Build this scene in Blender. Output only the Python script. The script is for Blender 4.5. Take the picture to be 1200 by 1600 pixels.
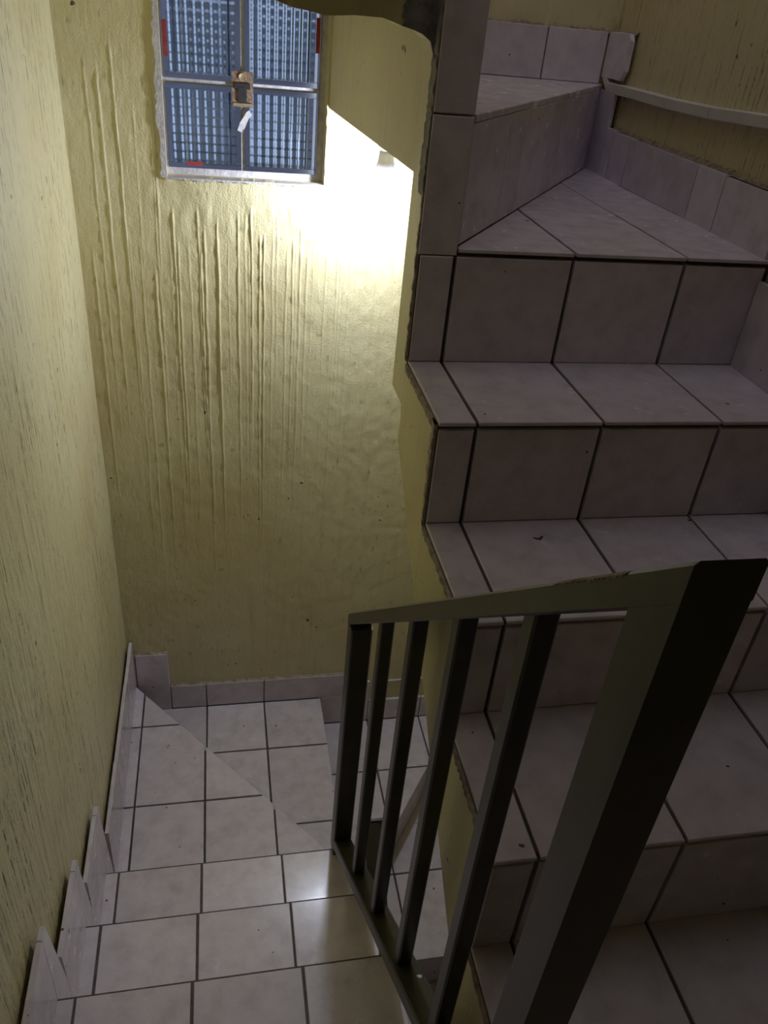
import bpy, bmesh, math, random
import numpy as np
from mathutils import Matrix, Vector

for o in list(bpy.data.objects): bpy.data.objects.remove(o)
scene = bpy.context.scene
col = scene.collection
random.seed(7)
RNG = np.random.RandomState(11)
ZO = 1.19                     # eye height above the landing; raw heights below are measured from the eye

# ------------------------------------------------------------------ camera
cam = bpy.data.cameras.new('camera'); cam_o = bpy.data.objects.new('camera', cam); col.objects.link(cam_o)
cam.sensor_fit = 'VERTICAL'; cam.sensor_height = 24.0; cam.lens = 1244.85 / 1600 * 24.0
cam.clip_start = 0.02; cam.clip_end = 100
R = Vector((0.98035369, -0.17749569, 0.08603442)); U = Vector((0.02594808, 0.54843586, 0.83578993))
F = R.cross(U) * -1.0
m = Matrix((( R.x, U.x, -F.x, 0), (R.y, U.y, -F.y, 0), (R.z, U.z, -F.z, ZO), (0, 0, 0, 1)))
cam_o.matrix_world = m
scene.camera = cam_o

# ------------------------------------------------------------------ world, exposure
w = bpy.data.worlds.new('world'); scene.world = w; w.use_nodes = True
bg = w.node_tree.nodes['Background']
bg.inputs['Color'].default_value = (0.90, 0.87, 1.0, 1); bg.inputs['Strength'].default_value = 1.05
scene.view_settings.view_transform = 'Standard'; scene.view_settings.look = 'None'
scene.view_settings.exposure = 0.0; scene.view_settings.gamma = 1.0
scene.view_settings.use_curve_mapping = False
scene.cycles.caustics_reflective = False; scene.cycles.caustics_refractive = False
scene.cycles.sample_clamp_indirect = 3.0
BULB = 490.0

# ------------------------------------------------------------------ materials
def newmat(name):
    mt = bpy.data.materials.new(name); mt.use_nodes = True
    nt = mt.node_tree; return mt, nt, nt.nodes['Principled BSDF']
def N(nt, t, **kw):
    n = nt.nodes.new(t)
    for k, v in kw.items():
        if k in ('operation', 'blend_type', 'data_type', 'attribute_name', 'noise_dimensions', 'feature', 'attribute_type'): setattr(n, k, v)
        else: n.inputs[k].default_value = v
    return n
def coords(nt, scale=(1, 1, 1), world=True):
    g = N(nt, 'ShaderNodeNewGeometry'); mp = N(nt, 'ShaderNodeMapping'); mp.inputs['Scale'].default_value = scale
    nt.links.new(g.outputs['Position'], mp.inputs['Vector']); return mp.outputs['Vector']
def noise(nt, vec, scale, detail=4, rough=0.55):
    n = N(nt, 'ShaderNodeTexNoise', Scale=scale, Detail=detail, Roughness=rough)
    nt.links.new(vec, n.inputs['Vector']); return n.outputs['Fac']
def ramp(nt, fac, stops):
    r = N(nt, 'ShaderNodeValToRGB'); e = r.color_ramp.elements
    while len(e) < len(stops): e.new(0.5)
    for el, (p, c) in zip(e, stops): el.position = p; el.color = c if len(c) == 4 else (*c, 1)
    nt.links.new(fac, r.inputs['Fac']); return r.outputs['Color']
def mixc(nt, fac, a, b, mode='MIX'):
    n = N(nt, 'ShaderNodeMix', data_type='RGBA', blend_type=mode)
    for s, v in ((0, fac), (6, a), (7, b)):
        if hasattr(v, 'is_linked'): nt.links.new(v, n.inputs[s])
        else: n.inputs[s].default_value = v
    return n.outputs[2]
def bump(nt, bs, h, strength, dist):
    b = N(nt, 'ShaderNodeBump', Strength=strength, Distance=dist)
    nt.links.new(h, b.inputs['Height']); nt.links.new(b.outputs['Normal'], bs.inputs['Normal'])

def mat_paint(name, dirt=False, vertical=True, pale=0.0, dash=False):
    mt, nt, bs = newmat(name)
    p = coords(nt)
    big = noise(nt, p, 2.6, 4)
    c = ramp(nt, big, [(q, tuple(a + (b - a) * pale for a, b in zip(cc, (0.72, 0.70, 0.60)))) for q, cc in ((0.30, (0.55, 0.45, 0.17)), (0.5, (0.63, 0.55, 0.255)), (0.70, (0.67, 0.60, 0.31)))])
    streak = noise(nt, coords(nt, (60, 60, 4)), 1.0, 3)
    c = mixc(nt, ramp(nt, streak, [(0.55, (0, 0, 0)), (0.80, (0.40, 0.40, 0.40))]), c, (0.46, 0.36, 0.14, 1))
    sp = noise(nt, p, 55, 2, 0.4)
    msk = noise(nt, p, 5.0, 2)
    mm = N(nt, 'ShaderNodeMath', operation='MULTIPLY')
    nt.links.new(ramp(nt, sp, [(0.70, (0, 0, 0)), (0.74, (1, 1, 1))]), mm.inputs[0])
    nt.links.new(ramp(nt, msk, [(0.56, (0, 0, 0)), (0.64, (1, 1, 1))]), mm.inputs[1])
    c = mixc(nt, mm.outputs[0], c, (0.09, 0.07, 0.035, 1))
    if dash:                               # thin broken dark lines over the plaster
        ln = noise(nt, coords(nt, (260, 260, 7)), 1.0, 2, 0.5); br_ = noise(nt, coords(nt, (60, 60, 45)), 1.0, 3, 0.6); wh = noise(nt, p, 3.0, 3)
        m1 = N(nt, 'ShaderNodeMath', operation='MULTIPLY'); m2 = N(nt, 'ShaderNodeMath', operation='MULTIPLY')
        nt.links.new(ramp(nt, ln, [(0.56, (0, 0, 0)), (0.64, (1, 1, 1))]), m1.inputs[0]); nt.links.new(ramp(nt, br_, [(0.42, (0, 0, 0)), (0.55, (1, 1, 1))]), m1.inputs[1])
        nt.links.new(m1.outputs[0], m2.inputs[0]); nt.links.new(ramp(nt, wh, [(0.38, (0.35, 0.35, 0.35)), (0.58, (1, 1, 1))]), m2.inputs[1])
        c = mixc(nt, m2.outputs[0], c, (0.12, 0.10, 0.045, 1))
    if dirt:
        a = N(nt, 'ShaderNodeAttribute', attribute_name='dirt')
        c = mixc(nt, a.outputs['Fac'], c, (0.13, 0.11, 0.045, 1))
    nt.links.new(c, bs.inputs['Base Color'])
    bs.inputs['Roughness'].default_value = 0.42
    g = noise(nt, p, 260, 5, 0.65); g2 = noise(nt, coords(nt, (90, 90, 40)), 1.0, 4)
    ad = N(nt, 'ShaderNodeMath', operation='ADD'); nt.links.new(g, ad.inputs[0]); nt.links.new(g2, ad.inputs[1])
    bump(nt, bs, ad.outputs[0] if vertical else g, 0.55, 0.0035)
    return mt

def mat_tile():
    mt, nt, bs = newmat('glazed_tile')
    oi = N(nt, 'ShaderNodeObjectInfo')
    tc = N(nt, 'ShaderNodeNewGeometry')
    off = N(nt, 'ShaderNodeVectorMath', operation='SCALE'); off.inputs['Scale'].default_value = 13.0
    cmb = N(nt, 'ShaderNodeCombineXYZ')
    nt.links.new(oi.outputs['Random'], cmb.inputs['X']); nt.links.new(oi.outputs['Random'], cmb.inputs['Y'])
    nt.links.new(cmb.outputs[0], off.inputs[0])
    ad = N(nt, 'ShaderNodeVectorMath', operation='ADD'); nt.links.new(tc.outputs['Position'], ad.inputs[0]); nt.links.new(off.outputs[0], ad.inputs[1])
    v = ad.outputs[0]
    a = noise(nt, v, 22, 6, 0.62)
    c = ramp(nt, a, [(0.28, (0.51, 0.455, 0.505)), (0.5, (0.62, 0.56, 0.62)), (0.72, (0.68, 0.625, 0.68))])
    f = noise(nt, v, 260, 2, 0.5)
    c = mixc(nt, ramp(nt, f, [(0.66, (0, 0, 0)), (0.78, (0.35, 0.35, 0.35))]), c, (0.22, 0.18, 0.17, 1))
    # odd dark specks
    s = noise(nt, v, 75, 1, 0.2)
    c = mixc(nt, ramp(nt, s, [(0.815, (0, 0, 0)), (0.825, (1, 1, 1))]), c, (0.10, 0.06, 0.05, 1))
    hv = N(nt, 'ShaderNodeHueSaturation'); rr = N(nt, 'ShaderNodeMapRange'); rr.inputs['To Min'].default_value = 0.9; rr.inputs['To Max'].default_value = 1.07
    nt.links.new(oi.outputs['Random'], rr.inputs['Value']); nt.links.new(rr.outputs[0], hv.inputs['Value']); nt.links.new(c, hv.inputs['Color'])
    nt.links.new(hv.outputs['Color'], bs.inputs['Base Color'])
    rg = ramp(nt, noise(nt, v, 30, 4), [(0.3, (0.17,) * 3), (0.7, (0.28,) * 3)])
    nt.links.new(rg, bs.inputs['Roughness'])
    bump(nt, bs, noise(nt, v, 60, 2, 0.5), 0.03, 0.001)
    return mt

def mat_simple(name, c1, c2, scale, rough, bstr=0.3, bdist=0.002, metal=0.0):
    mt, nt, bs = newmat(name)
    p = coords(nt)
    n = noise(nt, p, scale, 5, 0.6)
    nt.links.new(ramp(nt, n, [(0.32, c1), (0.68, c2)]), bs.inputs['Base Color'])
    bs.inputs['Roughness'].default_value = rough; bs.inputs['Metallic'].default_value = metal
    if bstr: bump(nt, bs, noise(nt, p, scale * 3, 5, 0.6), bstr, bdist)
    return mt
def mat_glass(name, colr, rough):
    mt, nt, bs = newmat(name)
    n = noise(nt, coords(nt), 40, 3)
    nt.links.new(ramp(nt, n, [(0.3, tuple(0.92 * x for x in colr)), (0.7, colr)]), bs.inputs['Base Color'])
    bs.inputs['Transmission Weight'].default_value = 1.0; bs.inputs['Roughness'].default_value = rough; bs.inputs['IOR'].default_value = 1.5
    return mt
M = {}
M['paint'] = mat_paint('yellow_paint', pale=0.25)
M['paint_wall'] = mat_paint('yellow_paint_relief', dirt=True, pale=0.25)
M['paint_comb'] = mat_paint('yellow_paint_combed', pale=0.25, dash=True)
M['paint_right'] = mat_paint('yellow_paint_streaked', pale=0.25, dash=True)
M['tile'] = mat_tile()
M['grout'] = mat_simple('dark_grout', (0.065, 0.055, 0.055), (0.12, 0.10, 0.10), 60, 0.9)
M['cement'] = mat_simple('raw_cement', (0.10, 0.09, 0.085), (0.24, 0.21, 0.20), 45, 0.92, 0.8, 0.006)
M['smeared_cement'] = mat_simple('smeared_cement', (0.15, 0.135, 0.135), (0.30, 0.27, 0.265), 45, 0.92, 0.8, 0.006)
M['mortar'] = mat_simple('pinkish_mortar', (0.22, 0.165, 0.13), (0.50, 0.42, 0.33), 70, 0.92, 0.8, 0.006)
M['plaster'] = mat_simple('pale_plaster', (0.42, 0.40, 0.42), (0.62, 0.60, 0.60), 50, 0.85, 0.6, 0.004)
M['paint_metal'] = mat_simple('dark_painted_steel', (0.026, 0.024, 0.016), (0.040, 0.036, 0.025), 26, 0.36, 0.15, 0.001)
M['plastic'] = mat_simple('white_plastic', (0.50, 0.48, 0.45), (0.60, 0.58, 0.55), 12, 0.5, 0.05, 0.001)
M['rust'] = mat_simple('brown_metal', (0.10, 0.055, 0.035), (0.30, 0.20, 0.13), 160, 0.6, 0.4, 0.001)
M['brass'] = mat_simple('worn_brass', (0.40, 0.30, 0.18), (0.55, 0.44, 0.30), 90, 0.4, 0.2, 0.001, 0.6)
M['black'] = mat_simple('painted_recess_black', (0.008, 0.008, 0.009), (0.02, 0.018, 0.018), 60, 0.7, 0.0)
M['red'] = mat_simple('red_tape', (0.22, 0.02, 0.025), (0.32, 0.04, 0.04), 60, 0.6, 0.1)
M['white_porcelain'] = mat_simple('white_porcelain', (0.62, 0.62, 0.64), (0.72, 0.72, 0.74), 20, 0.35, 0.05)
M['glass'] = mat_glass('pale_blue_glass', (0.68, 0.80, 0.93), 0.14)
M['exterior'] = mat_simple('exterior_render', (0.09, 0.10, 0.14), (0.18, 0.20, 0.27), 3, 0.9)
mt, nt, bs = newmat('lit_bulb')
bs.inputs['Base Color'].default_value = (0.9, 0.9, 0.9, 1)
bs.inputs['Emission Color'].default_value = (0.77, 0.83, 1.0, 1); bs.inputs['Emission Strength'].default_value = BULB
M['bulb'] = mt

# ------------------------------------------------------------------ builders
def mesh_obj(name, verts, faces, mats, parent=None, fmat=None, smooth=False):
    """verts in raw coordinates; origin goes to the middle of the base; returns the linked object"""
    v = np.asarray(verts, float).copy(); v[:, 2] += ZO
    org = np.array([(v[:, 0].min() + v[:, 0].max()) / 2, (v[:, 1].min() + v[:, 1].max()) / 2, v[:, 2].min()])
    me = bpy.data.meshes.new(name); me.from_pydata((v - org).tolist(), [], [list(map(int, f)) for f in faces])
    for k in (mats if isinstance(mats, (list, tuple)) else [mats]): me.materials.append(M[k])
    if fmat is not None: me.polygons.foreach_set('material_index', np.asarray(fmat, dtype=np.int32))
    if smooth: me.polygons.foreach_set('use_smooth', np.ones(len(me.polygons), dtype=bool))
    me.update()
    o = bpy.data.objects.new(name, me); col.objects.link(o)
    if parent is not None:
        o.parent = parent; o.location = Vector(org) - wloc(parent)
    else: o.location = org
    return o
def wloc(o):
    l = Vector(o.location)
    while o.parent: o = o.parent; l = l + Vector(o.location)
    return l
def tag(o, label=None, cat=None, group=None, kind=None):
    if label: o['label'] = label
    if cat: o['category'] = cat
    if group: o['group'] = group
    if kind: o['kind'] = kind
    return o
def empty(name, loc):
    o = bpy.data.objects.new(name, None); col.objects.link(o); o.location = (loc[0], loc[1], loc[2] + ZO); o.empty_display_size = 0.1
    return o
class MB:
    def __init__(s): s.v = []; s.f = []; s.m = []
    def add(s, vs, fs, mi=0):
        b = len(s.v); s.v += [tuple(x) for x in vs]; s.f += [[b + i for i in f] for f in fs]; s.m += [mi] * len(fs)
    def box(s, x0, x1, y0, y1, z0, z1, mi=0):
        s.add([(x0, y0, z0), (x1, y0, z0), (x1, y1, z0), (x0, y1, z0), (x0, y0, z1), (x1, y0, z1), (x1, y1, z1), (x0, y1, z1)],
              [(3, 2, 1, 0), (4, 5, 6, 7), (0, 1, 5, 4), (1, 2, 6, 5), (2, 3, 7, 6), (3, 0, 4, 7)], mi)
    def build(s, name, mats, parent=None, smooth=False): return mesh_obj(name, s.v, s.f, mats, parent, s.m, smooth)

def slab_prism(poly, thick, nrm, bev=0.0012):
    """poly: 3D points in a plane (counter-clockwise seen from nrm); outer face at poly, body goes thick behind; chamfered edge"""
    P = np.array(poly, float); n = np.array(nrm, float); n /= np.linalg.norm(n)
    k = len(P); c = P.mean(0)
    ins = []
    for i in range(k):
        a, b, d = P[i - 1], P[i], P[(i + 1) % k]
        e1 = (b - a) / max(np.linalg.norm(b - a), 1e-9); e2 = (d - b) / max(np.linalg.norm(d - b), 1e-9)
        i1 = np.cross(n, e1); i2 = np.cross(n, e2); s = i1 + i2
        q = s / max(1e-6, 1 + float(i1 @ i2)); L = np.linalg.norm(q)
        if L > 3: q *= 3 / L
        ins.append(b + q * bev)
    top = np.array(ins); mid = P - n * bev; bot = P - n * thick
    vs = list(top) + list(mid) + list(bot); fs = [list(range(k))]
    for i in range(k):
        j = (i + 1) % k
        fs.append([k + i, k + j, j, i]); fs.append([2 * k + i, 2 * k + j, k + j, k + i])
    fs.append(list(range(3 * k - 1, 2 * k - 1, -1)))
    return vs, fs
def area(p):
    return 0.5 * abs(sum(p[i - 1][0] * p[i][1] - p[i][0] * p[i - 1][1] for i in range(len(p))))
def clip(poly, convex):
    """Sutherland-Hodgman in 2D; convex is counter-clockwise"""
    out = list(poly)
    for i in range(len(convex)):
        a = convex[i]; b = convex[(i + 1) % len(convex)]
        inp = out; out = []
        if not inp: break
        side = lambda p: (b[0] - a[0]) * (p[1] - a[1]) - (b[1] - a[1]) * (p[0] - a[0])
        for j in range(len(inp)):
            p, q = inp[j - 1], inp[j]; sp, sq = side(p), side(q)
            if sp * sq < 0:
                t = sp / (sp - sq); out.append((p[0] + t * (q[0] - p[0]), p[1] + t * (q[1] - p[1])))
            if sq >= 0: out.append(q)
    res = []
    for p in out:
        if not res or math.hypot(p[0] - res[-1][0], p[1] - res[-1][1]) > 1e-4: res.append(p)
    if len(res) > 1 and math.hypot(res[0][0] - res[-1][0], res[0][1] - res[-1][1]) < 1e-4: res.pop()
    return res
GAP = 0.0027      # half a joint
TH = 0.010
TT = 0.006       # visible edge of a tread tile
def jit(): return random.uniform(-0.0006, 0.0006)
def floor_tiles(name, poly, z, xs, ys, parent, lip=False):
    """tread or floor tiles: grid lines xs, ys clipped to a convex polygon"""
    for i in range(len(xs) - 1):
        for j in range(len(ys) - 1):
            cell = [(xs[i] + GAP + jit(), ys[j] + GAP + jit()), (xs[i + 1] - GAP + jit(), ys[j] + GAP + jit()),
                    (xs[i + 1] - GAP + jit(), ys[j + 1] - GAP + jit()), (xs[i] + GAP + jit(), ys[j + 1] - GAP + jit())]
            p = clip(cell, poly)
            if len(p) < 3 or area(p) < 2e-4: continue
            zz = z + random.uniform(-0.0005, 0.0005)
            vs, fs = slab_prism([(a, b, zz) for a, b in p], TT if lip else TH, (0, 0, 1))
            mesh_obj(name, vs, fs, 'tile', parent)
def wall_tile(name, p0, p1, z0, z1, parent, g=GAP, th=TH, quad=None):
    """vertical tile between plan points p0 -> p1 (front is to the right of p0 -> p1 looking down: normal = (dy, -dx))"""
    d = np.array([p1[0] - p0[0], p1[1] - p0[1]]); L = np.linalg.norm(d); d /= L; n = (d[1], -d[0], 0)
    pr = random.uniform(0, 0.0007)
    def pt(s, z): return (p0[0] + d[0] * s + n[0] * pr, p0[1] + d[1] * s + n[1] * pr, z)
    if quad: pts = [pt(a, b) for a, b in quad]
    else: pts = [pt(g, z0), pt(L - g, z0), pt(L - g, z1), pt(g, z1)]
    vs, fs = slab_prism(pts, th, n)
    return mesh_obj(name, vs, fs, 'tile', parent)
def prism_xy(mb, poly, z0, z1, mtop=0, mside=0):
    k = len(poly)
    vs = [(x, y, z0) for x, y in poly] + [(x, y, z1) for x, y in poly]
    mb.add(vs, [list(range(k - 1, -1, -1))], mside); b = len(mb.v) - 2 * k
    mb.f.append([b + k + i for i in range(k)]); mb.m.append(mtop)
    for i in range(k):
        j = (i + 1) % k; mb.f.append([b + i, b + j, b + k + j, b + k + i]); mb.m.append(mside)
def prism_yz(mb, poly, x0, x1, mats=None):
    """poly (y,z) counter-clockwise seen from -X ... face materials chosen by mats(normal)"""
    k = len(poly)
    b = len(mb.v)
    mb.v += [(x0, y, z) for y, z in poly] + [(x1, y, z) for y, z in poly]
    mb.f.append([b + i for i in range(k)][::-1]); mb.m.append(0)
    mb.f.append([b + k + i for i in range(k)]); mb.m.append(0)
    for i in range(k):
        j = (i + 1) % k
        mb.f.append([b + i, b + j, b + k + j, b + k + i]); mb.m.append(mats[i] if mats else 0)
def fix_normals(o):
    bm = bmesh.new(); bm.from_mesh(o.data); bmesh.ops.recalc_face_normals(bm, faces=bm.faces); bm.to_mesh(o.data); bm.free(); return o

# ------------------------------------------------------------------ measured layout (raw, eye at the origin)
XL, XR, YB = -0.320, 0.922, 2.045            # faces of the skirting tiles; the walls lie 10 mm behind
XA, J1 = 0.3065, 0.3668                      # open side of the upper flight, first tile joint
yU = [0.300, 0.533, 0.767, 1.003, 1.227]     # risers of the upper flight
zU = [-1.0594, -0.8661, -0.6895, -0.5117, -0.3217, -0.1345, 0.050]
D0 = -0.2806
zF = -1.19                                   # landing

# ------------------------------------------------------------------ noise for the wall relief
def vnoise(a, b, seed):
    r = np.random.RandomState(seed); n = 512; g = r.rand(n, n)
    ia = np.floor(a).astype(int); ib = np.floor(b).astype(int); fa = a - ia; fb = b - ib
    fa = fa * fa * (3 - 2 * fa); fb = fb * fb * (3 - 2 * fb)
    G = lambda i, j: g[i % n, j % n]
    return (G(ia, ib) * (1 - fa) + G(ia + 1, ib) * fa) * (1 - fb) + (G(ia, ib + 1) * (1 - fa) + G(ia + 1, ib + 1) * fa) * fb
def axis(a, b, step, keep=()):
    t = list(np.linspace(a, b, int(round((b - a) / step)) + 1))
    for k in keep:
        i = int(np.argmin([abs(q - k) for q in t])); t[i] = k
    return np.array(t)
def add_dirt(o, dirt):
    at = o.data.attributes.new('dirt', 'FLOAT', 'POINT'); full = np.zeros(len(o.data.vertices), np.float32); full[:len(dirt)] = dirt
    at.data.foreach_set('value', full)

# ------------------------------------------------------------------ walls
WX0, WX1, WZ0 = -0.116, 0.257, -0.402       # window opening
WZ1 = -0.004
def build_back_wall():
    Y = YB + 0.010
    xs = axis(XL - 0.012, XR + 0.012, 0.0016, (WX0, WX1)); zs = axis(-2.60, 0.06, 0.009, (WZ0, WZ1))
    X, Z = np.meshgrid(xs, zs, indexing='ij')
    h = 0.004 * (vnoise(X * 7, Z * 5, 1) - 0.5) + 0.0016 * (vnoise(X * 45, Z * 40, 2) - 0.5) + 0.0008 * (vnoise(X * 160, Z * 100, 3) - 0.5)
    # trowelled drips: thin vertical ridges that start below the window and fade out further down
    rr = np.random.RandomState(5)
    for k in range(58):
        x0 = -0.30 + 0.92 * (k + rr.rand() * 1.6 - 0.3) / 58.0
        top = -0.46 - 0.10 * rr.rand() - (0.12 if x0 < -0.12 else 0.0) * rr.rand() + 0.16 * max(0, x0 - 0.3)
        if x0 < -0.13 and rr.rand() < 0.4: top += 0.35
        ln = 0.45 + 0.75 * rr.rand(); amp = (0.0007 + 0.0024 * rr.rand() ** 1.6) * (1.0 if x0 < 0.25 else 0.55)
        wd = 0.0016 + 0.0011 * rr.rand()
        t = np.clip((top - Z) / ln, -1, 2)
        env = np.clip((top - Z) / 0.02, 0, 1) * np.clip((1.0 - t) / 0.35, 0, 1)
        xc = x0 + 0.0035 * (vnoise(Z * 9 + k * 3.1, Z * 0 + k, 8) - 0.5) + 0.0016 * (vnoise(Z * 45 + k, Z * 0 + k, 9) - 0.5)
        broken = 0.55 + 0.6 * vnoise(Z * 60 + k * 7, Z * 0 + k, 10)
        h += amp * env * broken * np.exp(-((X - xc) / wd) ** 2)
    rough = np.clip((0.10 - np.abs(Z + 0.47)) / 0.10, 0, 1) * np.clip((X + 0.2) / 0.1, 0, 1)
    h += 0.005 * rough * np.maximum(0, vnoise(X * 38, Z * 30, 12) - 0.45)
    side = np.clip((X - 0.27) / 0.08, 0, 1) * np.clip((Z + 0.75) / 0.2, 0, 1)
    h += 0.004 * side * np.maximum(0, vnoise(X * 30, Z * 26, 14) - 0.5)
    # lip around the window
    d = np.maximum(np.maximum(WX0 - X, X - WX1), np.maximum(WZ0 - Z, Z - WZ1))
    h += 0.004 * np.exp(-(d / 0.012) ** 2) * (d >= -1e-6) * vnoise(X * 60, Z * 60, 15)
    xi, zi = len(xs), len(zs)
    jx = np.where((np.abs(d) < 1e-6), 0.004 * (vnoise(X * 70, Z * 70, 16) - 0.5), 0)
    v = np.stack([X + jx, Y - h, Z + jx], -1).reshape(-1, 3)
    I, K = np.meshgrid(np.arange(xi - 1), np.arange(zi - 1), indexing='ij')
    cx = (xs[:-1] + xs[1:]) / 2; cz = (zs[:-1] + zs[1:]) / 2
    CX, CZ = np.meshgrid(cx, cz, indexing='ij')
    keep = ~((CX > WX0) & (CX < WX1) & (CZ > WZ0) & (CZ < WZ1))
    a = I * zi + K
    q = np.stack([a, a + zi, a + zi + 1, a + 1], -1)[keep]
    mb = MB(); mb.v = [tuple(p) for p in v]; mb.f = q.tolist(); mb.m = [0] * len(mb.f)
    # rim of the opening back to the masonry
    ix0, ix1 = int(np.argmin(abs(xs - WX0))), int(np.argmin(abs(xs - WX1))); iz0, iz1 = int(np.argmin(abs(zs - WZ0))), int(np.argmin(abs(zs - WZ1)))
    def rim(idx):
        b = len(mb.v)
        for i in idx: p = mb.v[i]; mb.v.append((p[0], Y + 0.03, p[2]))
        for n_ in range(len(idx) - 1): mb.f.append([idx[n_], idx[n_ + 1], b + n_ + 1, b + n_]); mb.m.append(0)
    rim([i * zi + iz0 for i in range(ix0, ix1 + 1)]); rim([i * zi + iz1 for i in range(ix0, ix1 + 1)][::-1])
    rim([ix0 * zi + k for k in range(iz0, iz1 + 1)][::-1]); rim([ix1 * zi + k for k in range(iz0, iz1 + 1)])
    yb0, yb1 = Y + 0.012, Y + 0.14
    mb.box(XL - 0.16, WX0, yb0, yb1, -3.3, 2.0, 0); mb.box(WX1, XR + 0.16, yb0, yb1, -3.3, 2.0, 0)
    mb.box(WX0, WX1, yb0, yb1, -3.3, WZ0, 0); mb.box(WX0, WX1, yb0, yb1, WZ1, 2.0, 0)
    mb.box(XL - 0.012, XR + 0.012, Y + 0.0, yb0, 0.055, 2.0, 0)
    o = mb.build('wall_back', 'paint_wall', smooth=False)
    o.data.polygons.foreach_set('use_smooth', np.array([1] * len(q) + [0] * (len(mb.f) - len(q)), dtype=bool))
    add_dirt(o, np.clip((vnoise(X * 90, Z * 60, 21) - 0.92) * 8, 0, 0.5).reshape(-1))
    return tag(o, 'yellow plastered end wall with trowelled vertical drips below the window', None, None, 'structure')
build_back_wall()

def build_left_wall():
    X0 = XL - 0.010
    ys = axis(0.16, YB + 0.012, 0.0026); zs = axis(-2.30, 0.12, 0.011)
    Yg, Z = np.meshgrid(ys, zs, indexing='ij')
    wob = 0.006 * (vnoise(Z * 3, Yg * 2, 31) - 0.5)
    comb = vnoise((Yg + wob) * 150, Z * 5.0, 32); comb2 = vnoise((Yg + wob) * 75 + 9, Z * 3.2 + 4, 33)
    near = np.clip((1.75 - Yg) / 0.9, 0.12, 1)
    g1 = np.clip((comb - 0.63) / 0.2, 0, 1) * np.clip((vnoise(Yg * 30, Z * 22, 34) - 0.30) / 0.2, 0, 1)
    g2 = np.clip((comb2 - 0.74) / 0.12, 0, 1)
    h = 0.005 * (vnoise(Yg * 5, Z * 4, 35) - 0.5) + 0.0010 * (vnoise(Yg * 140, Z * 18, 36) - 0.5) - near * (0.0010 * g1 + 0.0012 * g2)
    v = np.stack([X0 + h, Yg, Z], -1).reshape(-1, 3)
    ni, nk = len(ys), len(zs); I, K = np.meshgrid(np.arange(ni - 1), np.arange(nk - 1), indexing='ij'); a = (I * nk + K).reshape(-1)
    q = np.stack([a, a + 1, a + nk + 1, a + nk], -1)
    mb = MB(); mb.v = [tuple(p) for p in v]; mb.f = q.tolist(); mb.m = [0] * len(mb.f)
    mb.box(X0 - 0.15, X0 - 0.008, -1.0, YB + 0.10, -3.3, 2.0, 0)
    mb.box(X0 - 0.008, X0, -1.0, 0.16, -3.3, 2.0, 0); mb.box(X0 - 0.008, X0, 0.16, YB + 0.02, 0.118, 2.0, 0)
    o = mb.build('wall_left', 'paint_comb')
    o.data.polygons.foreach_set('use_smooth', np.array([1] * len(q) + [0] * (len(mb.f) - len(q)), dtype=bool))
    return tag(o, 'yellow combed plaster wall running down beside the descending steps', None, None, 'structure')
build_left_wall()
mb = MB(); mb.box(XR + 0.010, XR + 0.15, -1.0, YB + 0.02, -3.3, 2.0)
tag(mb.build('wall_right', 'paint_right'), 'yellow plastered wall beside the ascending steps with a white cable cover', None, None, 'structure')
mb = MB(); mb.box(XL - 0.15, XR + 0.15, -1.12, -1.0, -3.3, 2.0)
tag(mb.build('wall_front', 'paint'), 'yellow plastered wall closing the stairwell opposite the window wall', None, None, 'structure')
mb = MB(); mb.box(XL - 0.02, XR + 0.02, -1.0, 0.60, 0.95, 1.07)  # slab out of view, reaches forward to keep sky light off near steps
tag(mb.build('ceiling', 'paint'), 'unseen landing slab overhead, lowered and extended to darken the near steps', None, None, 'structure')

mb = MB(); mb.box(XL - 0.15, XR + 0.15, -1.12, YB + 0.15, -3.35, -3.20)
tag(mb.build('floor', 'grout'), 'dark floor at the foot of the stairwell', None, None, 'structure')
# landing where the photographer stands
mb = MB(); mb.box(XL, XR, -1.0, 0.30, zF - 0.14, zF - 0.008)
fl = tag(mb.build('floor', 'grout'), 'grey tiled landing between the two flights', None, None, 'structure')
floor_tiles('floor_tile', [(XL, -1.0), (XR, -1.0), (XR, 0.30), (XL, 0.30)], zF,
            [XL] + [D0 + 0.2 * k for k in range(0, 6)] + [XR], [-1.0, -0.9, -0.6, -0.3, 0.0, 0.30], fl)

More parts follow.
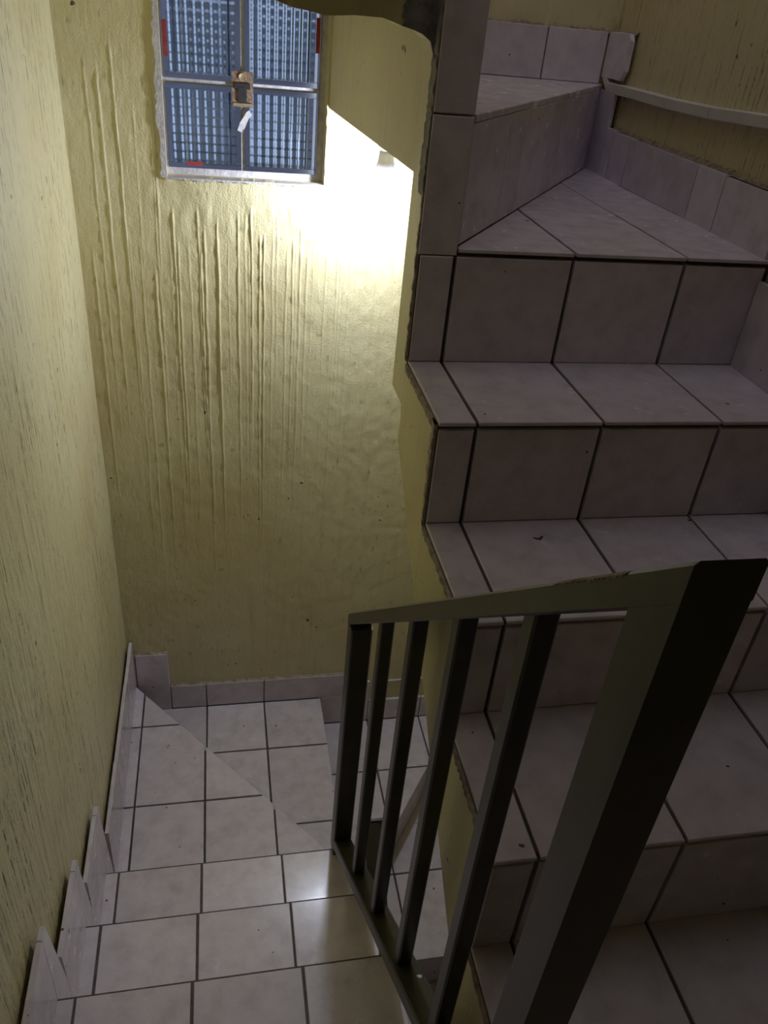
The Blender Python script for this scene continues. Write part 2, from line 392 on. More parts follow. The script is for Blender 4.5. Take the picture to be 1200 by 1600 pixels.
# ------------------------------------------------------------------ ascending flight
up = empty('stair_flight', (0.61, 0.30, zF))
tag(up, 'ascending flight of grey tiled steps turning at the corner, yellow plastered side', 'stairs')
def soffit(y): return -0.595 - (1.324 - y) * 0.775
xsU = [XA, J1, J1 + 0.2, J1 + 0.4, XR]
def up_step(k):
    y0, y1 = yU[k], yU[k + 1]; z = zU[k]; yb = y0 + 0.009; ye = y1 + 0.0085
    zl = zF if k == 0 else zU[k - 1]
    mb = MB(); s0, s1 = soffit(yb), soffit(ye)
    if k == 0: s0 = s1 = zF - 0.12
    prism_yz(mb, [(yb, s0), (ye, s1), (ye, z - 0.0055), (yb, z - 0.0055)], XA + 0.001, XR + 0.01, [1, 1, 0, 0])
    # side faces are painted, treads and risers are bedding mortar
    mb.m[0] = 1; mb.m[1] = 1; mb.m[2] = 1; mb.m[3] = 0; mb.m[4] = 0; mb.m[5] = 0
    o = fix_normals(mb.build('step', ['grout', 'paint'], up))
    floor_tiles('tread_tile', [(XA, y0 - 0.002), (XR, y0 - 0.002), (XR, y1 + 0.006), (XA, y1 + 0.006)], z, xsU, [y0 - 0.002 - GAP, y1 + 0.02], o, True)
    for i in range(len(xsU) - 1):
        wall_tile('riser_tile', (xsU[i], y0), (xsU[i + 1], y0), zl + 0.001, z - 0.0135, o, g=GAP + 0.0006)
    return o
for k in range(4): up_step(k)

# first winder (triangular tread in the corner)
A0, A1 = (0.372, 1.240), (XR, YB)
y4 = yU[4]
mb = MB(); prism_xy(mb, [(XA + 0.002, y4 + 0.009), (XR + 0.01, y4 + 0.009), (XR + 0.01, YB + 0.008), (XR - 0.02, YB + 0.008), (0.375, y4 + 0.07)], -0.53, zU[4] - 0.0055, 0, 0)
w4 = mb.build('step', ['grout', 'paint'], up)
ysT = [y4 - 0.002 - GAP, y4 + 0.30, y4 + 0.60, y4 + 0.90]
floor_tiles('tread_tile', [(J1 + 0.003, y4 - 0.002), (XR, y4 - 0.002), (XR, YB), A0], zU[4], xsU[1:], ysT, w4, True)
for i in range(len(xsU) - 1):
    wall_tile('riser_tile', (xsU[i], y4), (xsU[i + 1], y4), zU[3] + 0.001, zU[4] - 0.0135, w4, g=GAP + 0.0006)

# second winder, between the slanting riser and the window wall
mb = MB(); prism_xy(mb, [(0.3665, 1.2465), (0.9146, 2.0505), (0.262, YB + 0.008), (0.308, 1.320), (0.3665, 1.320)], -0.231, zU[5] - 0.0095, 0, 1)
ox, oy = -0.826, 0.563
prism_xy(mb, [(0.372 + ox * 0.0095, 1.24 + oy * 0.0095), (XR + ox * 0.0095, YB + oy * 0.0095), (XR + ox * 0.04, YB + oy * 0.012), (0.372 + ox * 0.035, 1.24 + oy * 0.035)], -0.53, zU[5] - 0.011, 0, 0)
w5 = mb.build('step', ['grout', 'paint'], up)
floor_tiles('tread_tile', [(0.375, 1.243), (XR, YB), (0.345, YB), (0.345, 1.326)], zU[5], [0.345, 0.561, 0.761, XR], [1.20, 1.53, 1.83, YB + 0.1], w5)
L = math.hypot(A1[0] - A0[0], A1[1] - A0[1]); dx, dy = (A1[0] - A0[0]) / L, (A1[1] - A0[1]) / L
cuts = [0.0, 0.20, 0.305, 0.505, 0.605, 0.805, L]
for a, b in zip(cuts[:-1], cuts[1:]):
    wall_tile('riser_tile', (A0[0] + dx * a, A0[1] + dy * a), (A0[0] + dx * b, A0[1] + dy * b), zU[4] + 0.001, zU[5] - TH - 0.001, w5, g=0.0012)

# third step overhead with its rough lower edge, and the slab that goes on above
mb = MB()
prof = [(-0.33, -0.006), (0.02, -0.012), (0.075, -0.016), (0.105, -0.024), (0.125, -0.026), (0.151, -0.030), (0.19, -0.026), (0.228, -0.026), (0.245, -0.030), (0.258, -0.034), (0.272, -0.035), (0.286, -0.039), (0.298, -0.047), (0.304, -0.062), (0.3075, -0.10)]
pts = prof + [(0.3075, 0.04), (-0.33, 0.04)]
n = len(pts)
mb.v = [(x, 1.258, z) for x, z in pts] + [(x, 1.33, z) for x, z in pts]
mb.f = [list(range(n)), list(range(2 * n - 1, n - 1, -1))] + [[i, i + n, (i + 1) % n + n, (i + 1) % n] for i in range(n)]; mb.m = [1] * len(mb.f)
prism_xy(mb, [(-0.33, 1.30), (0.30, 1.30), (0.30, YB + 0.008), (-0.33, YB + 0.008)], -0.006, 0.0405, 0, 1)
prism_xy(mb, [(0.3079, 1.322), (0.338, 1.322), (0.338, YB + 0.008), (0.2619, YB + 0.008)], -0.229, 0.0403, 1, 1)
w6 = fix_normals(mb.build('step', ['grout', 'paint'], up))
floor_tiles('tread_tile', [(-0.32, 1.258), (0.305, 1.258), (0.305, YB), (-0.32, YB)], 0.050, [-0.32, -0.1, 0.105, 0.305], [1.255, 1.53, 1.83, YB + 0.1], w6)
mb = MB(); prism_yz(mb, [(1.262, 0.0), (1.262, 0.22), (0.601, 0.72), (0.601, 0.50)], -0.33, 0.25); fix_normals(mb.build('flight_slab', 'paint', up))

# square pier in the middle of the turn
mb = MB(); mb.box(XA + 0.001, J1 - 0.001, y4 + 0.009, 1.324, -0.597, 1.0)
pier = mb.build('pier', 'paint', up)
for z0, z1 in ((zU[4], zU[5]), (zU[5], 0.0515), (0.0515, 0.24), (0.24, 0.43)):
    wall_tile('pier_tile', (XA - 0.001, y4), (J1 + 0.0015, y4), z0 + (0.0015 if z0 > zU[4] else -0.0115), z1 - 0.0015, pier, g=0.0005)

# broken mortar left along the open side of the steps
def ribbon(name, path, widths, inward, x, mat, parent, seed, step=0.006, th=0.004):
    """irregular strip on the plane X = x; path in (y,z); inward gives the side (unit y,z) per segment"""
    r = np.random.RandomState(seed); mb = MB()
    for (a, b), w_, n_ in zip(zip(path[:-1], path[1:]), widths, inward):
        L = math.hypot(b[0] - a[0], b[1] - a[1]); k = max(2, int(L / step)); ws = []
        for i in range(k + 1):
            ws.append(max(0.001, w_[0] + (w_[1] - w_[0]) * i / k + r.randn() * 0.0022))
        o_ = []; base = len(mb.v)
        for i in range(k + 1):
            t = i / k; y = a[0] + (b[0] - a[0]) * t; z = a[1] + (b[1] - a[1]) * t
            q = th * (0.6 + 0.7 * r.rand())
            mb.v += [(x + 0.001, y, z), (x - q, y + 0.0002, z), (x - q * 0.7, y + n_[0] * ws[i] * 0.8, z + n_[1] * ws[i] * 0.8), (x + 0.001, y + n_[0] * ws[i], z + n_[1] * ws[i])]
        for i in range(k):
            for c in range(4):
                mb.f.append([base + 4 * i + c, base + 4 * i + (c + 1) % 4, base + 4 * (i + 1) + (c + 1) % 4, base + 4 * (i + 1) + c]); mb.m.append(0)
        mb.f.append([base, base + 1, base + 2, base + 3]); mb.f.append([base + 4 * k + 3, base + 4 * k + 2, base + 4 * k + 1, base + 4 * k]); mb.m += [0, 0]
    return fix_normals(mb.build(name, mat, parent))
path = [(yU[0], zU[0] - 0.006)]; wid = []; inw = []
for k in range(0, 4):
    path.append((yU[k + 1] + 0.004, zU[k] - 0.006)); wid.append((0.016, 0.012)); inw.append((0, -1))
    if k < 3: path.append((yU[k + 1] + 0.004, zU[k + 1] - 0.006)); wid.append((0.012, 0.024)); inw.append((1, 0))
ribbon('mortar_edge', path, wid, inw, XA + 0.0005, 'mortar', up, 41)
ribbon('mortar_edge', [(y4 + 0.002, zU[3]), (y4 + 0.002, -0.25)], [(0.014, 0.014)], [(1, 0)], XA + 0.0005, 'mortar', up, 42)
ribbon('mortar_edge', [(y4 + 0.002, -0.25), (y4 + 0.002, 0.20)], [(0.050, 0.034)], [(1, 0)], XA + 0.0005, 'smeared_cement', up, 43)
# bare cement smeared round the corner of the overhead step
r = np.random.RandomState(44); mb = MB(); cp = []
for i in range(15): cp.append((0.258 + 0.006 * r.randn() * 0.5, 0.048 - i * 0.0058))
edge = cp + [(0.272, -0.0365), (0.286, -0.0405), (0.298, -0.0485), (0.304, -0.0635), (0.3068, -0.10), (0.3068, 0.048)]
n = len(edge); mb.v = [(x, 1.2545, z) for x, z in edge] + [(x, 1.262, z) for x, z in edge]
mb.f = [list(range(n)), list(range(2 * n - 1, n - 1, -1))] + [[i, i + n, (i + 1) % n + n, (i + 1) % n] for i in range(n)]; mb.m = [0] * len(mb.f)
fix_normals(mb.build('cement_patch', 'smeared_cement', up))

# ------------------------------------------------------------------ descending flight
dn = empty('stair_flight', (-0.02, 0.30, -2.9))
tag(dn, 'descending flight of shiny grey tiled steps winding down beneath the black railing', 'stairs')
XD = 0.296
yD = [(-1.345, 0.545), (-1.5205, 0.7765), (-1.6983, 1.0087), (-1.8678, 1.240)]
xsD = [XL, D0, D0 + 0.2, D0 + 0.4, D0 + 0.6]
prev = 0.30
for z, yn in yD:
    mb = MB(); mb.box(XL, XD - 0.004, prev - 0.01, yn - 0.0005, z - 0.34, z - 0.003)
    s = mb.build('step', 'grout', dn)
    floor_tiles('tread_tile', [(XL, prev + 0.002), (XD, prev + 0.002), (XD, yn - 0.0045), (XL, yn - 0.0045)], z, xsD, [yn - 0.299, yn], s, True)
    for i in range(4):
        wall_tile('riser_tile', (min(xsD[i + 1], XD), yn), (xsD[i], yn), z - 0.165, z - 0.004, s, th=0.003)
    prev = yn
# winders
zW1, zW2, zW3, zW4 = -2.036, -2.162, -2.2985, -2.45
C0 = (XL, YB); Pn = (0.300, 1.297)
xsW = [XL, D0, D0 + 0.2, D0 + 0.4, 0.3226]
def winder(poly, body, z, xs, ys, drop):
    mb = MB(); prism_xy(mb, body, z - drop, z - 0.0095, 0, 0)
    s = mb.build('step', ['grout', 'paint'], dn); floor_tiles('tread_tile', poly, z, xs, ys, s); return s
s1 = winder([(XL, 1.243), (XD, 1.243), (0.3, 1.297), C0], [(XL, 1.232), (XD, 1.232), (0.296, 1.292), (XL, YB - 0.012)], zW1, xsW, [1.242, 1.552, 1.854, 2.2], 0.30)
s2 = winder([C0, (0.303, 1.297), (0.3226, 1.297), (0.3226, YB)], [(XL, YB - 0.004), (0.296, 1.292), (0.316, 1.292), (0.316, YB + 0.008), (XL, YB + 0.008)], zW2,
            [-0.33, D0 + 0.2, D0 + 0.4, 0.3226 + GAP], [1.29, 1.53, 1.832, YB], 0.28)
Q0, Q1 = (0.345, 1.325), (0.8575, YB)
s3 = winder([(0.3226, 1.2937), Q1, (0.3226, YB)], [(0.315, 1.292), (0.335, 1.31), (0.849, YB + 0.008), (0.315, YB + 0.008)], zW3,
            [0.305, 0.505, 0.705, 0.93], [1.20, 1.51, 1.81, YB], 0.26)
L3 = math.hypot(Q1[0] - Q0[0], Q1[1] - Q0[1]); ex, ey = (Q1[0] - Q0[0]) / L3, (Q1[1] - Q0[1]) / L3
for a, b in ((0.0, 0.30), (0.30, 0.60), (0.60, L3)):
    wall_tile('riser_tile', (Q0[0] + ex * a, Q0[1] + ey * a), (Q0[0] + ex * b, Q0[1] + ey * b), zW4 + 0.001, zW3 - TH - 0.001, s3)
s4 = winder([(0.32, 1.218), (XR, 1.218), (XR, YB), Q1, Q0], [(0.32, 1.226), (XR, 1.226), (XR, YB + 0.008), (0.865, YB + 0.008), (0.352, 1.325), (0.32, 1.30)], zW4,
            [0.32, 0.522, 0.722, XR], [1.216, 1.505, 1.81, YB], 0.26)
for i, (a, b) in enumerate(((0.32, 0.522), (0.522, 0.722), (0.722, XR))):
    wall_tile('riser_tile', (a, 1.219), (b, 1.219), -2.600, zW4 - TH - 0.001, s4)
yl, zl = 1.22, -2.60
for k in range(4):
    yn = yl - 0.225
    mb = MB(); mb.box(0.30, XR, yn + 0.009, yl + 0.009, zl - 0.30, zl - 0.0095); s = mb.build('step', 'grout', dn)
    xs = [0.30, 0.322, 0.522, 0.722, XR]
    floor_tiles('tread_tile', [(0.30, yn), (XR, yn), (XR, yl), (0.30, yl)], zl, xs, [yn - GAP, yl + 0.02], s)
    for i in range(1, 4): wall_tile('riser_tile', (xs[i], yn + 0.001), (xs[i + 1], yn + 0.001), zl - 0.15, zl - TH - 0.001, s)
    yl = yn; zl -= 0.15

# ------------------------------------------------------------------ skirting tiles
def baseboard(name, loc, label):
    o = empty(name, loc); return tag(o, label, None, None, 'structure')
bl = baseboard('baseboard_left', (XL, 1.2, -2.036), 'stepped grey skirting tiles along the combed yellow wall')
def left_tile(y0, y1, z0, z1, quad=None):           # front faces +X : run from far to near
    if quad: q = [(y1 - a, b) for a, b in quad]
    return wall_tile('skirting_tile', (XL, y1), (XL, y0), z0, z1, bl, g=0.0008, quad=None if not quad else [(y1 - y, z) for y, z in quad])
steps = [(zF, 0.30, 0.0)] + [(z, y, p) for (z, y), p in zip(yD, [0.30, 0.545, 0.7765, 1.0087])]
lower = [-1.345, -1.5205, -1.6983, -1.8678, -2.036]
tops = {0: 0.18, 1: 0.18, 2: 0.185, 3: 0.195, 4: 0.225}
for i, (z, yn, pv) in enumerate(steps):
    t = z + tops[i]; st = pv + (0.062 if i else 0)
    left_tile(st, yn - 0.001, z + 0.0005, t)
    b = lower[i]
    left_tile(yn, yn + 0.08, b, t, quad=[(yn + 0.082, b + 0.002), (yn + 0.0, b + 0.002), (yn + 0.0, t), (yn + 0.024, t)])
for y0, y1 in ((1.325, 1.552), (1.552, 1.854), (1.854, YB - 0.001)): left_tile(y0, y1, zW1 + 0.0005, -1.828 - (y1 - 1.3) * 0.02)
bb = baseboard('baseboard_back', (0.0, YB, -2.2985), 'grey skirting tiles stepping along the foot of the window wall')
def back_tile(x0, x1, z0, z1): return wall_tile('skirting_tile', (x0, YB), (x1, YB), z0, z1, bb, g=0.0018)
back_tile(XL + 0.012, -0.20, zW2 - 0.02, -1.905)
for a, b in ((-0.20, D0 + 0.2), (D0 + 0.2, D0 + 0.4), (D0 + 0.4, 0.43)): back_tile(a, b, zW2 + 0.0005, -2.056)
back_tile(0.3226, 0.43, zW3 + 0.0005, zW2 - 0.0005); back_tile(0.43, 0.505, zW3 + 0.0005, -2.10)
back_tile(0.505, 0.705, zW3 + 0.0005, -2.197); back_tile(0.705, 0.86, zW3 + 0.0005, -2.197); back_tile(0.86, XR, zW4 + 0.0005, -2.22)
for a, b in ((0.361, 0.561), (0.561, 0.761), (0.761, XR - 0.011)): back_tile(a, b, zU[5] + 0.0005, -0.027)
br = baseboard('baseboard_right', (XR, 1.2, -1.0594), 'grey skirting tiles along the wall beside the ascending steps')
def right_tile(y0, y1, z0, z1, quad=None): return wall_tile('skirting_tile', (XR, y0), (XR, y1), z0, z1, br, g=0.0014, quad=None if not quad else [(y - y0, z) for y, z in quad])
right_tile(1.95, YB - 0.001, zU[4] + 0.0005, -0.143)
right_tile(1.905, 1.95, zU[4] + 0.0005, -0.217)
for a, b in ((1.815, 1.905), (1.513, 1.815), (1.412, 1.513), (1.229, 1.412)): right_tile(a, b, zU[4] + 0.0005, -0.222 + random.uniform(-0.003, 0.002))
right_tile(1.925, YB - 0.001, -0.118, -0.026, quad=[(YB - 0.002, -0.118), (YB - 0.002, -0.026), (1.938, -0.026), (1.926, -0.038), (1.926, -0.098), (1.942, -0.118)][::-1])
for k in range(4):
    right_tile(yU[k] + 0.001, yU[k + 1] - 0.001, zU[k] + 0.0005, zU[k] + 0.155)
# ragged mortar above the skirting of the end wall and of the right wall
r = np.random.RandomState(61)
def mortar_line(a, b, parent, axis_, plane, h0, th):
    mb = MB(); k = max(3, int(math.hypot(b[0] - a[0], b[1] - a[1]) / 0.008)); bot = []
    for i in range(k + 1):
        t = i / k; s = a[0] + (b[0] - a[0]) * t; z = a[1] + (b[1] - a[1]) * t; hh = max(0.001, h0 * (0.5 + 1.0 * r.rand()))
        for dz, q in ((-0.002, th), (hh * 0.6, th * 0.7), (hh, -0.002)):
            mb.v.append((s, plane - q, z + dz) if axis_ == 'x' else (plane - q, s, z + dz))
    for i in range(k):
        for c in range(2): mb.f.append([3 * i + c, 3 * i + 3 + c, 3 * i + 4 + c, 3 * i + 1 + c]); mb.m.append(0)
        mb.f.append([3 * i, 3 * i + 2, 3 * i + 5, 3 * i + 3]); mb.m.append(0)
    mb.f += [[0, 1, 2], [3 * k + 2, 3 * k + 1, 3 * k]]; mb.m += [0, 0]
    return fix_normals(mb.build('mortar_line', 'mortar', parent))
mortar_line((0.37, -0.027), (XR, -0.027), bb, 'x', YB + 0.010, 0.007, 0.009)
mortar_line((1.95, -0.22), (1.23, -0.22), br, 'y', XR + 0.010, 0.006, 0.009)
mortar_line((YB, -0.026), (1.93, -0.026), br, 'y', XR + 0.010, 0.005, 0.009)
mortar_line((-0.31, -1.905), (-0.20, -1.905), bb, 'x', YB + 0.010, 0.003, 0.010)
mortar_line((-0.20, -2.056), (0.43, -2.056), bb, 'x', YB + 0.010, 0.004, 0.010)
mb = MB(); mb.box(0.565, 0.74, YB + 0.002, YB + 0.02, -2.112, -2.103)
tag(mb.build('plaster_chip', 'plaster', bb))

# ------------------------------------------------------------------ railing
rail = empty('stair_railing', (0.27, 1.225, -1.868))
tag(rail, 'black steel railing of square bars sloping down between the two flights', 'railing')
def tube_box(mb, x0, x1, y0, y1, z0, z1, bev=0.003):
    x = [x0, x0 + bev, x1 - bev, x1]; y = [y0, y0 + bev, y1 - bev, y1]
    ring = [(x[1], y[0]), (x[2], y[0]), (x[3], y[1]), (x[3], y[2]), (x[2], y[3]), (x[1], y[3]), (x[0], y[2]), (x[0], y[1])]
    prism_xy(mb, ring, z0, z1)
RX0, RX1 = 0.249, 0.294
def toprail(y): return -1.056 + (1.225 - y) * 0.888         # upper edge
def botrail(y): return -1.608 + (0.985 - y) * 0.845
mb = MB(); tube_box(mb, RX0, RX1, 1.218, 1.263, -1.869, toprail(1.263) - 0.012); mb.build('post', 'paint_metal', rail)
mb = MB(); prism_yz(mb, [(0.3075, zF - 0.155), (0.352, zF - 0.155), (0.352, toprail(0.352) - 0.004), (0.3075, toprail(0.3075) - 0.004)], RX0, RX1); fix_normals(mb.build('post', 'paint_metal', rail))
def sloped(name, f, y0, y1, h, x0, x1, parent, bev=0.003):
    mb = MB(); prof = [(x0, -h + bev), (x0 + bev, -h), (x1 - bev, -h), (x1, -h + bev), (x1, -bev), (x1 - bev, 0), (x0 + bev, 0), (x0, -bev)]; n = len(prof)
    mb.v = [(x, y0, f(y0) + z) for x, z in prof] + [(x, y1, f(y1) + z) for x, z in prof]
    mb.f = [list(range(n)), list(range(2 * n - 1, n - 1, -1))] + [[i, i + n, (i + 1) % n + n, (i + 1) % n] for i in range(n)]; mb.m = [0] * len(mb.f)
    return fix_normals(mb.build(name, 'paint_metal', parent))
sloped('top_rail', toprail, 0.307, 1.2635, 0.033, RX0 - 0.0005, RX1 + 0.0005, rail)
sloped('bottom_rail', botrail, 0.345, 1.22, 0.034, RX0, RX1, rail)
for yb_ in (1.012, 0.832, 0.658, 0.485):
    mb = MB(); tube_box(mb, 0.2585, 0.2825, yb_, yb_ + 0.024, botrail(yb_ + 0.012) - 0.012, toprail(yb_ + 0.012) - 0.02, 0.0025); mb.build('bar', 'paint_metal', rail)
for yb_ in (0.62, 0.525):
    mb = MB(); zc = botrail(yb_)
    for q in range(9):
        a = q * math.tau / 9; mb.v.append((0.284 + 0.004 * math.cos(a) * (1 + 0.4 * math.sin(3 * a)), yb_ + 0.005 * math.sin(a), zc + 0.0008 - 0.845 * 0.005 * math.sin(a)))
    mb.v.append((0.284, yb_, zc + 0.0035)); mb.f = [[q, (q + 1) % 9, 9] for q in range(9)]; mb.m = [0] * 9
    mb.build('paint_drip', 'plaster', rail)
r = np.random.RandomState(71); mb = MB()          # paint worn off the upper edge of the top rail
for i in range(40):
    y = 0.365 + i * 0.0022
    for x, dz in ((RX0 - 0.0009, -0.0015 - 0.004 * r.rand()), (RX0 - 0.0009, 0.0004), (RX0 + 0.004, 0.0008)): mb.v.append((x, y, toprail(y) + dz - (0.0022 if x < RX0 and dz > 0 else 0)))
for i in range(39):
    for c in range(2): mb.f.append([3 * i + c, 3 * i + 3 + c, 3 * i + 4 + c, 3 * i + 1 + c]); mb.m.append(0)
tag(mb.build('worn_edge', 'mortar', rail))
low = empty('stair_railing', (0.38, 1.32, zW4))
tag(low, 'end of the lower black railing on the treads under the plastered flight', 'railing')
mb = MB(); tube_box(mb, 0.352, 0.408, 1.337, 1.345, zW4 - 0.002, -1.912, 0.001); mb.build('post', 'paint_metal', low)
sloped('top_rail', lambda y: -1.912 + (y - 1.345) * 0.70, 0.40, 1.34, 0.033, 0.353, 0.400, low)
sloped('bottom_rail', lambda y: -2.33 + (y - 1.345) * 0.70, 0.40, 1.34, 0.033, 0.353, 0.400, low)
for yb_ in (1.12, 0.95, 0.78, 0.61):
    mb = MB(); tube_box(mb, 0.365, 0.389, yb_, yb_ + 0.024, -2.345 + (yb_ - 1.345) * 0.70, -1.925 + (yb_ - 1.345) * 0.70, 0.0025); mb.build('bar', 'paint_metal', low)

# ------------------------------------------------------------------ glass block window
win = empty('window_1', (0.065, YB + 0.05, WZ0)); tag(win, 'window of four blue glass blocks set deep in the yellow wall', None, None, 'structure')
gy0, gy1 = YB + 0.048, YB + 0.112
cols = [(-0.110, 0.061), (0.069, 0.241)]; rows = [(-0.386, -0.206), (-0.197, -0.018)]
mb = MB()
mb.box(WX0 - 0.004, WX1 + 0.004, gy0 + 0.004, gy1 - 0.004, WZ0 - 0.004, rows[0][0]); mb.box(WX0 - 0.004, WX1 + 0.004, gy0 + 0.004, gy1 - 0.004, rows[1][1], WZ1 + 0.004)
mb.box(WX0 - 0.004, cols[0][0], gy0 + 0.004, gy1 - 0.004, rows[0][0], rows[1][1]); mb.box(cols[1][1], WX1 + 0.004, gy0 + 0.004, gy1 - 0.004, rows[0][0], rows[1][1])
mb.box(cols[0][1], cols[1][0], gy0 + 0.004, gy1 - 0.004, rows[0][0], rows[1][1])
for c in cols: mb.box(c[0], c[1], gy0 + 0.004, gy1 - 0.004, rows[0][1], rows[1][0])
mb.build('mortar_joint', 'plaster', win)
def glass_block(c, rw, ribs_h):
    x0, x1 = c; z0, z1 = rw; mb = MB(); b = 0.012
    # clear rim
    for (a0, a1, c0, c1) in ((x0, x1, z0, z0 + b), (x0, x1, z1 - b, z1), (x0, x0 + b, z0 + b, z1 - b), (x1 - b, x1, z0 + b, z1 - b)):
        mb.box(a0 + 0.0004, a1 - 0.0004, gy0, gy1, c0 + 0.0004, c1 - 0.0004)
    def pane(ya, yb, along_x, amp, nr):
        k = nr * 8 + 1; A = np.linspace(0, 1, k); base = len(mb.v)
        for t in A:
            w_ = amp * (0.5 - 0.5 * math.cos(t * nr * math.tau))
            for yy in (ya, yb + w_):
                for e in (0, 1):
                    if along_x: mb.v.append((x0 + b + (x1 - x0 - 2 * b) * t, yy, z0 + b if e == 0 else z1 - b))
                    else: mb.v.append((x0 + b if e == 0 else x1 - b, yy, z0 + b + (z1 - z0 - 2 * b) * t))
        for i in range(k - 1):
            p, q = base + 4 * i, base + 4 * (i + 1)
            for u_, v_ in ((0, 1), (1, 3), (3, 2), (2, 0)): mb.f.append([p + u_, p + v_, q + v_, q + u_]); mb.m.append(0)
        mb.f += [[base, base + 1, base + 3, base + 2], [base + 4 * (k - 1) + 2, base + 4 * (k - 1) + 3, base + 4 * (k - 1) + 1, base + 4 * (k - 1)]]; mb.m += [0, 0]
    pane(gy0 + 0.004, gy0 + 0.0085, True, 0.0052, 8)
    pane(gy1 - 0.012, gy1 - 0.0075, False, 0.0050, ribs_h)
    return fix_normals(mb.build('glass_block', 'glass', win))
blocks = [glass_block(c, rw, 8) for rw in rows for c in cols]
def tape(bk, x0, x1, z0, z1):
    mb = MB(); mb.box(x0, x1, gy0 - 0.0012, gy0 - 0.0002, z0, z1); mb.build('red_tape', 'red', bk)
tape(blocks[2], -0.1085, -0.099, -0.155, -0.085); tape(blocks[3], 0.230, 0.2395, -0.125, -0.055); tape(blocks[0], -0.068, -0.030, -0.3795, -0.371)
mb = MB()
sm = [(0.052, -0.296), (0.060, -0.300), (0.069, -0.291), (0.078, -0.270), (0.086, -0.263), (0.080, -0.252), (0.073, -0.256), (0.066, -0.268), (0.058, -0.279)]
mb.v = [(x, gy0 - 0.0035, z) for x, z in sm] + [(x, gy0 + 0.006, z) for x, z in sm]; n = len(sm)
mb.f = [list(range(n)), list(range(2 * n - 1, n - 1, -1))] + [[i, i + n, (i + 1) % n + n, (i + 1) % n] for i in range(n)]; mb.m = [0] * len(mb.f)
fix_normals(mb.build('plaster_smear', 'plaster', win))
r = np.random.RandomState(81)                     # whitish filler smeared round the opening
def filler(a, b, out):
    mb = MB(); k = 40
    for i in range(k + 1):
        t = i / k; x = a[0] + (b[0] - a[0]) * t; z = a[1] + (b[1] - a[1]) * t; w_ = 0.006 + 0.009 * r.rand()
        mb.v += [(x - out[0] * 0.003, YB + 0.03, z - out[1] * 0.003), (x - out[0] * 0.0035, YB + 0.0035, z - out[1] * 0.0035), (x + out[0] * w_, YB + 0.004, z + out[1] * w_), (x + out[0] * (w_ + 0.003), YB + 0.013, z + out[1] * (w_ + 0.003))]
    for i in range(k):
        for c in range(4): mb.f.append([4 * i + c, 4 * i + (c + 1) % 4, 4 * i + 4 + (c + 1) % 4, 4 * i + 4 + c]); mb.m.append(0)
    mb.f += [[0, 1, 2, 3], [4 * k + 3, 4 * k + 2, 4 * k + 1, 4 * k]]; mb.m += [0, 0]
    fix_normals(mb.build('filler_edge', 'plaster', win))
filler((WX0, WZ1), (WX0, WZ0), (-1, 0)); filler((WX0, WZ0), (WX1 - 0.004, WZ0), (0, -0.35))
# plate over the crossing of the joints
pl = empty('latch_plate', (0.064, gy0 - 0.004, -0.246)); tag(pl, 'small rusty brown latch plate over the crossing of the glass block joints', 'latch')
mb = MB(); mb.box(0.0405, 0.0885, gy0 - 0.004, gy0 + 0.0005, -0.246, -0.173); mb.build('plate', 'rust', pl)
mb = MB(); mb.box(0.047, 0.082, gy0 - 0.007, gy0 - 0.0035, -0.209, -0.197); mb.box(0.054, 0.074, gy0 - 0.0075, gy0 - 0.003, -0.236, -0.205); tag(mb.build('slot', 'black', pl), 'raised black T painted as the dark of a slot')  # raised black T, its colour stands in for the dark inside an opening
mb = MB(); mb.box(0.043, 0.086, gy0 - 0.0065, gy0 - 0.0035, -0.243, -0.238); mb.build('lip', 'brass', pl)
mb = MB(); k = 16
for yy, rr_ in ((gy0 - 0.0035, 0.0095), (gy0 - 0.007, 0.0085)):
    for q in range(k): mb.v.append((0.0645 + rr_ * math.cos(q * math.tau / k), yy, -0.1845 + rr_ * math.sin(q * math.tau / k)))
mb.v += [(0.0645 + 0.003 * math.cos(q * math.tau / k), gy0 - 0.0055, -0.1845 + 0.003 * math.sin(q * math.tau / k)) for q in range(k)]
mb.f = [[q, (q + 1) % k, k + (q + 1) % k, k + q] for q in range(k)] + [[k + q, k + (q + 1) % k, 2 * k + (q + 1) % k, 2 * k + q] for q in range(k)] + [[2 * k + q for q in range(k)]]; mb.m = [0] * len(mb.f)
fix_normals(mb.build('screw', 'brass', pl))
# added wall outside, sized to give the glass blocks dark and bright parts
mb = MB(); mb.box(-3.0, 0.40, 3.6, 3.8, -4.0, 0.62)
tag(mb.build('added_wall_outside', 'exterior'), 'dark wall added outside for contrast in the glass blocks', None, None, 'structure')

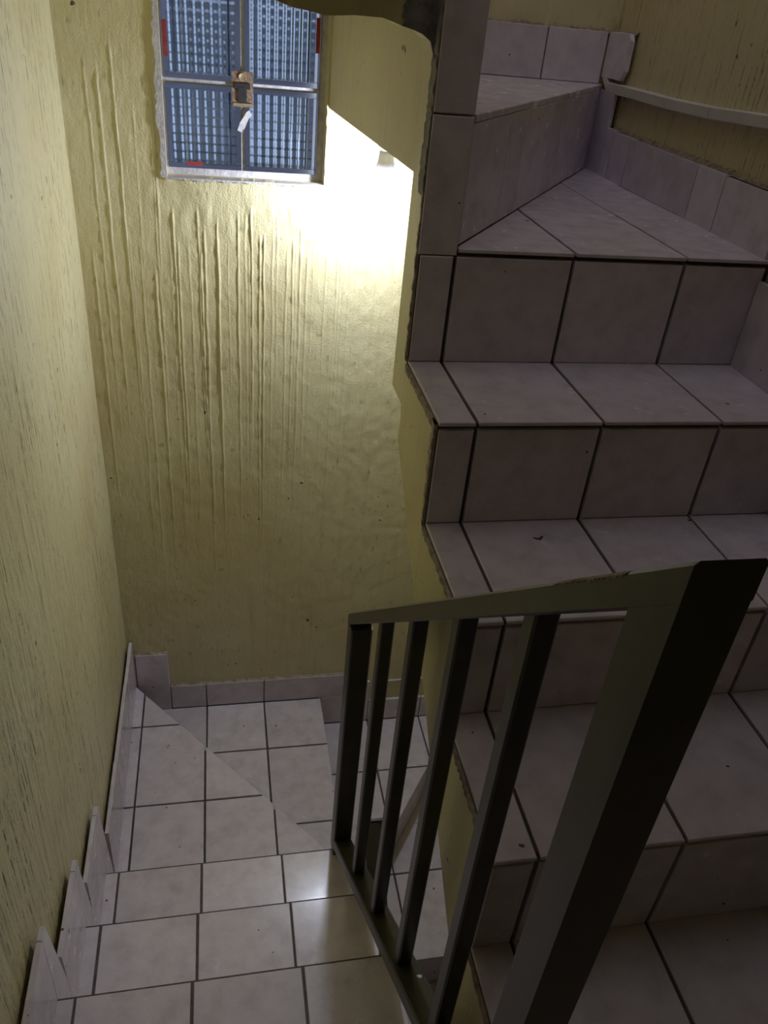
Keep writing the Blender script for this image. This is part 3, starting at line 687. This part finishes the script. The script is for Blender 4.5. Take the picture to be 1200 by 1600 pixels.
# ------------------------------------------------------------------ lamp under the winder
lamp = empty('ceiling_lamp', (0.379, 1.915, -0.231)); tag(lamp, 'lit white bulb in a porcelain holder under the turning steps', 'lamp')
def lathe(name, prof, c, mat, parent, k=24):
    mb = MB()
    for r_, z in prof:
        for q in range(k): mb.v.append((c[0] + r_ * math.cos(q * math.tau / k), c[1] + r_ * math.sin(q * math.tau / k), z))
    for i in range(len(prof) - 1):
        for q in range(k): mb.f.append([i * k + q, i * k + (q + 1) % k, (i + 1) * k + (q + 1) % k, (i + 1) * k + q]); mb.m.append(0)
    mb.f += [[q for q in range(k)], [(len(prof) - 1) * k + q for q in range(k)][::-1]]; mb.m += [0, 0]
    return fix_normals(mb.build(name, mat, parent, smooth=True))
LC = (0.379, 1.915)
lathe('lamp_holder', [(0.032, -0.2305), (0.032, -0.238), (0.023, -0.245), (0.021, -0.292)], LC, 'white_porcelain', lamp)
lathe('bulb_neck', [(0.016, -0.291), (0.019, -0.314), (0.026, -0.342)], LC, 'white_porcelain', lamp)
zc = -0.366; rb = 0.031
lathe('bulb', [(0.0255, -0.3415)] + [(rb * math.sin(t), zc + rb * math.cos(t)) for t in np.linspace(0.75, math.pi - 0.02, 12)], LC, 'bulb', lamp)

# ------------------------------------------------------------------ cable cover on the right wall
tr = empty('cable_cover', (XR, 1.2, -0.14)); tag(tr, 'sagging white plastic cable cover strip fixed along the yellow wall', 'cable cover')
zs_ = [(2.032, -0.124), (1.86, -0.1235), (1.69, -0.1235), (1.53, -0.120), (1.36, -0.111), (1.15, -0.104), (0.9, -0.10), (0.5, -0.10), (0.1, -0.10)]
def cz(y):
    for (a, za), (b, zb) in zip(zs_[:-1], zs_[1:]):
        if a >= y >= b: t = (a - y) / (a - b); return za + (zb - za) * t
    return zs_[-1][1]
def cover(y0, y1):
    mb = MB(); k = 14; prof = [(0.012, -0.002), (-0.006, -0.002), (-0.010, -0.004), (-0.010, -0.0220), (-0.006, -0.0240), (0.012, -0.0240)]; n = len(prof)
    for i in range(k + 1):
        y = y0 + (y1 - y0) * i / k
        for x, z in prof: mb.v.append((XR + x, y, cz(y) + z))
    for i in range(k):
        for c in range(n): mb.f.append([i * n + c, i * n + (c + 1) % n, (i + 1) * n + (c + 1) % n, (i + 1) * n + c]); mb.m.append(0)
    mb.f += [list(range(n)), [k * n + c for c in range(n)][::-1]]; mb.m += [0, 0]
    return fix_normals(mb.build('cover', 'plastic', tr))
cover(2.034, 1.531); cover(1.529, 0.10)
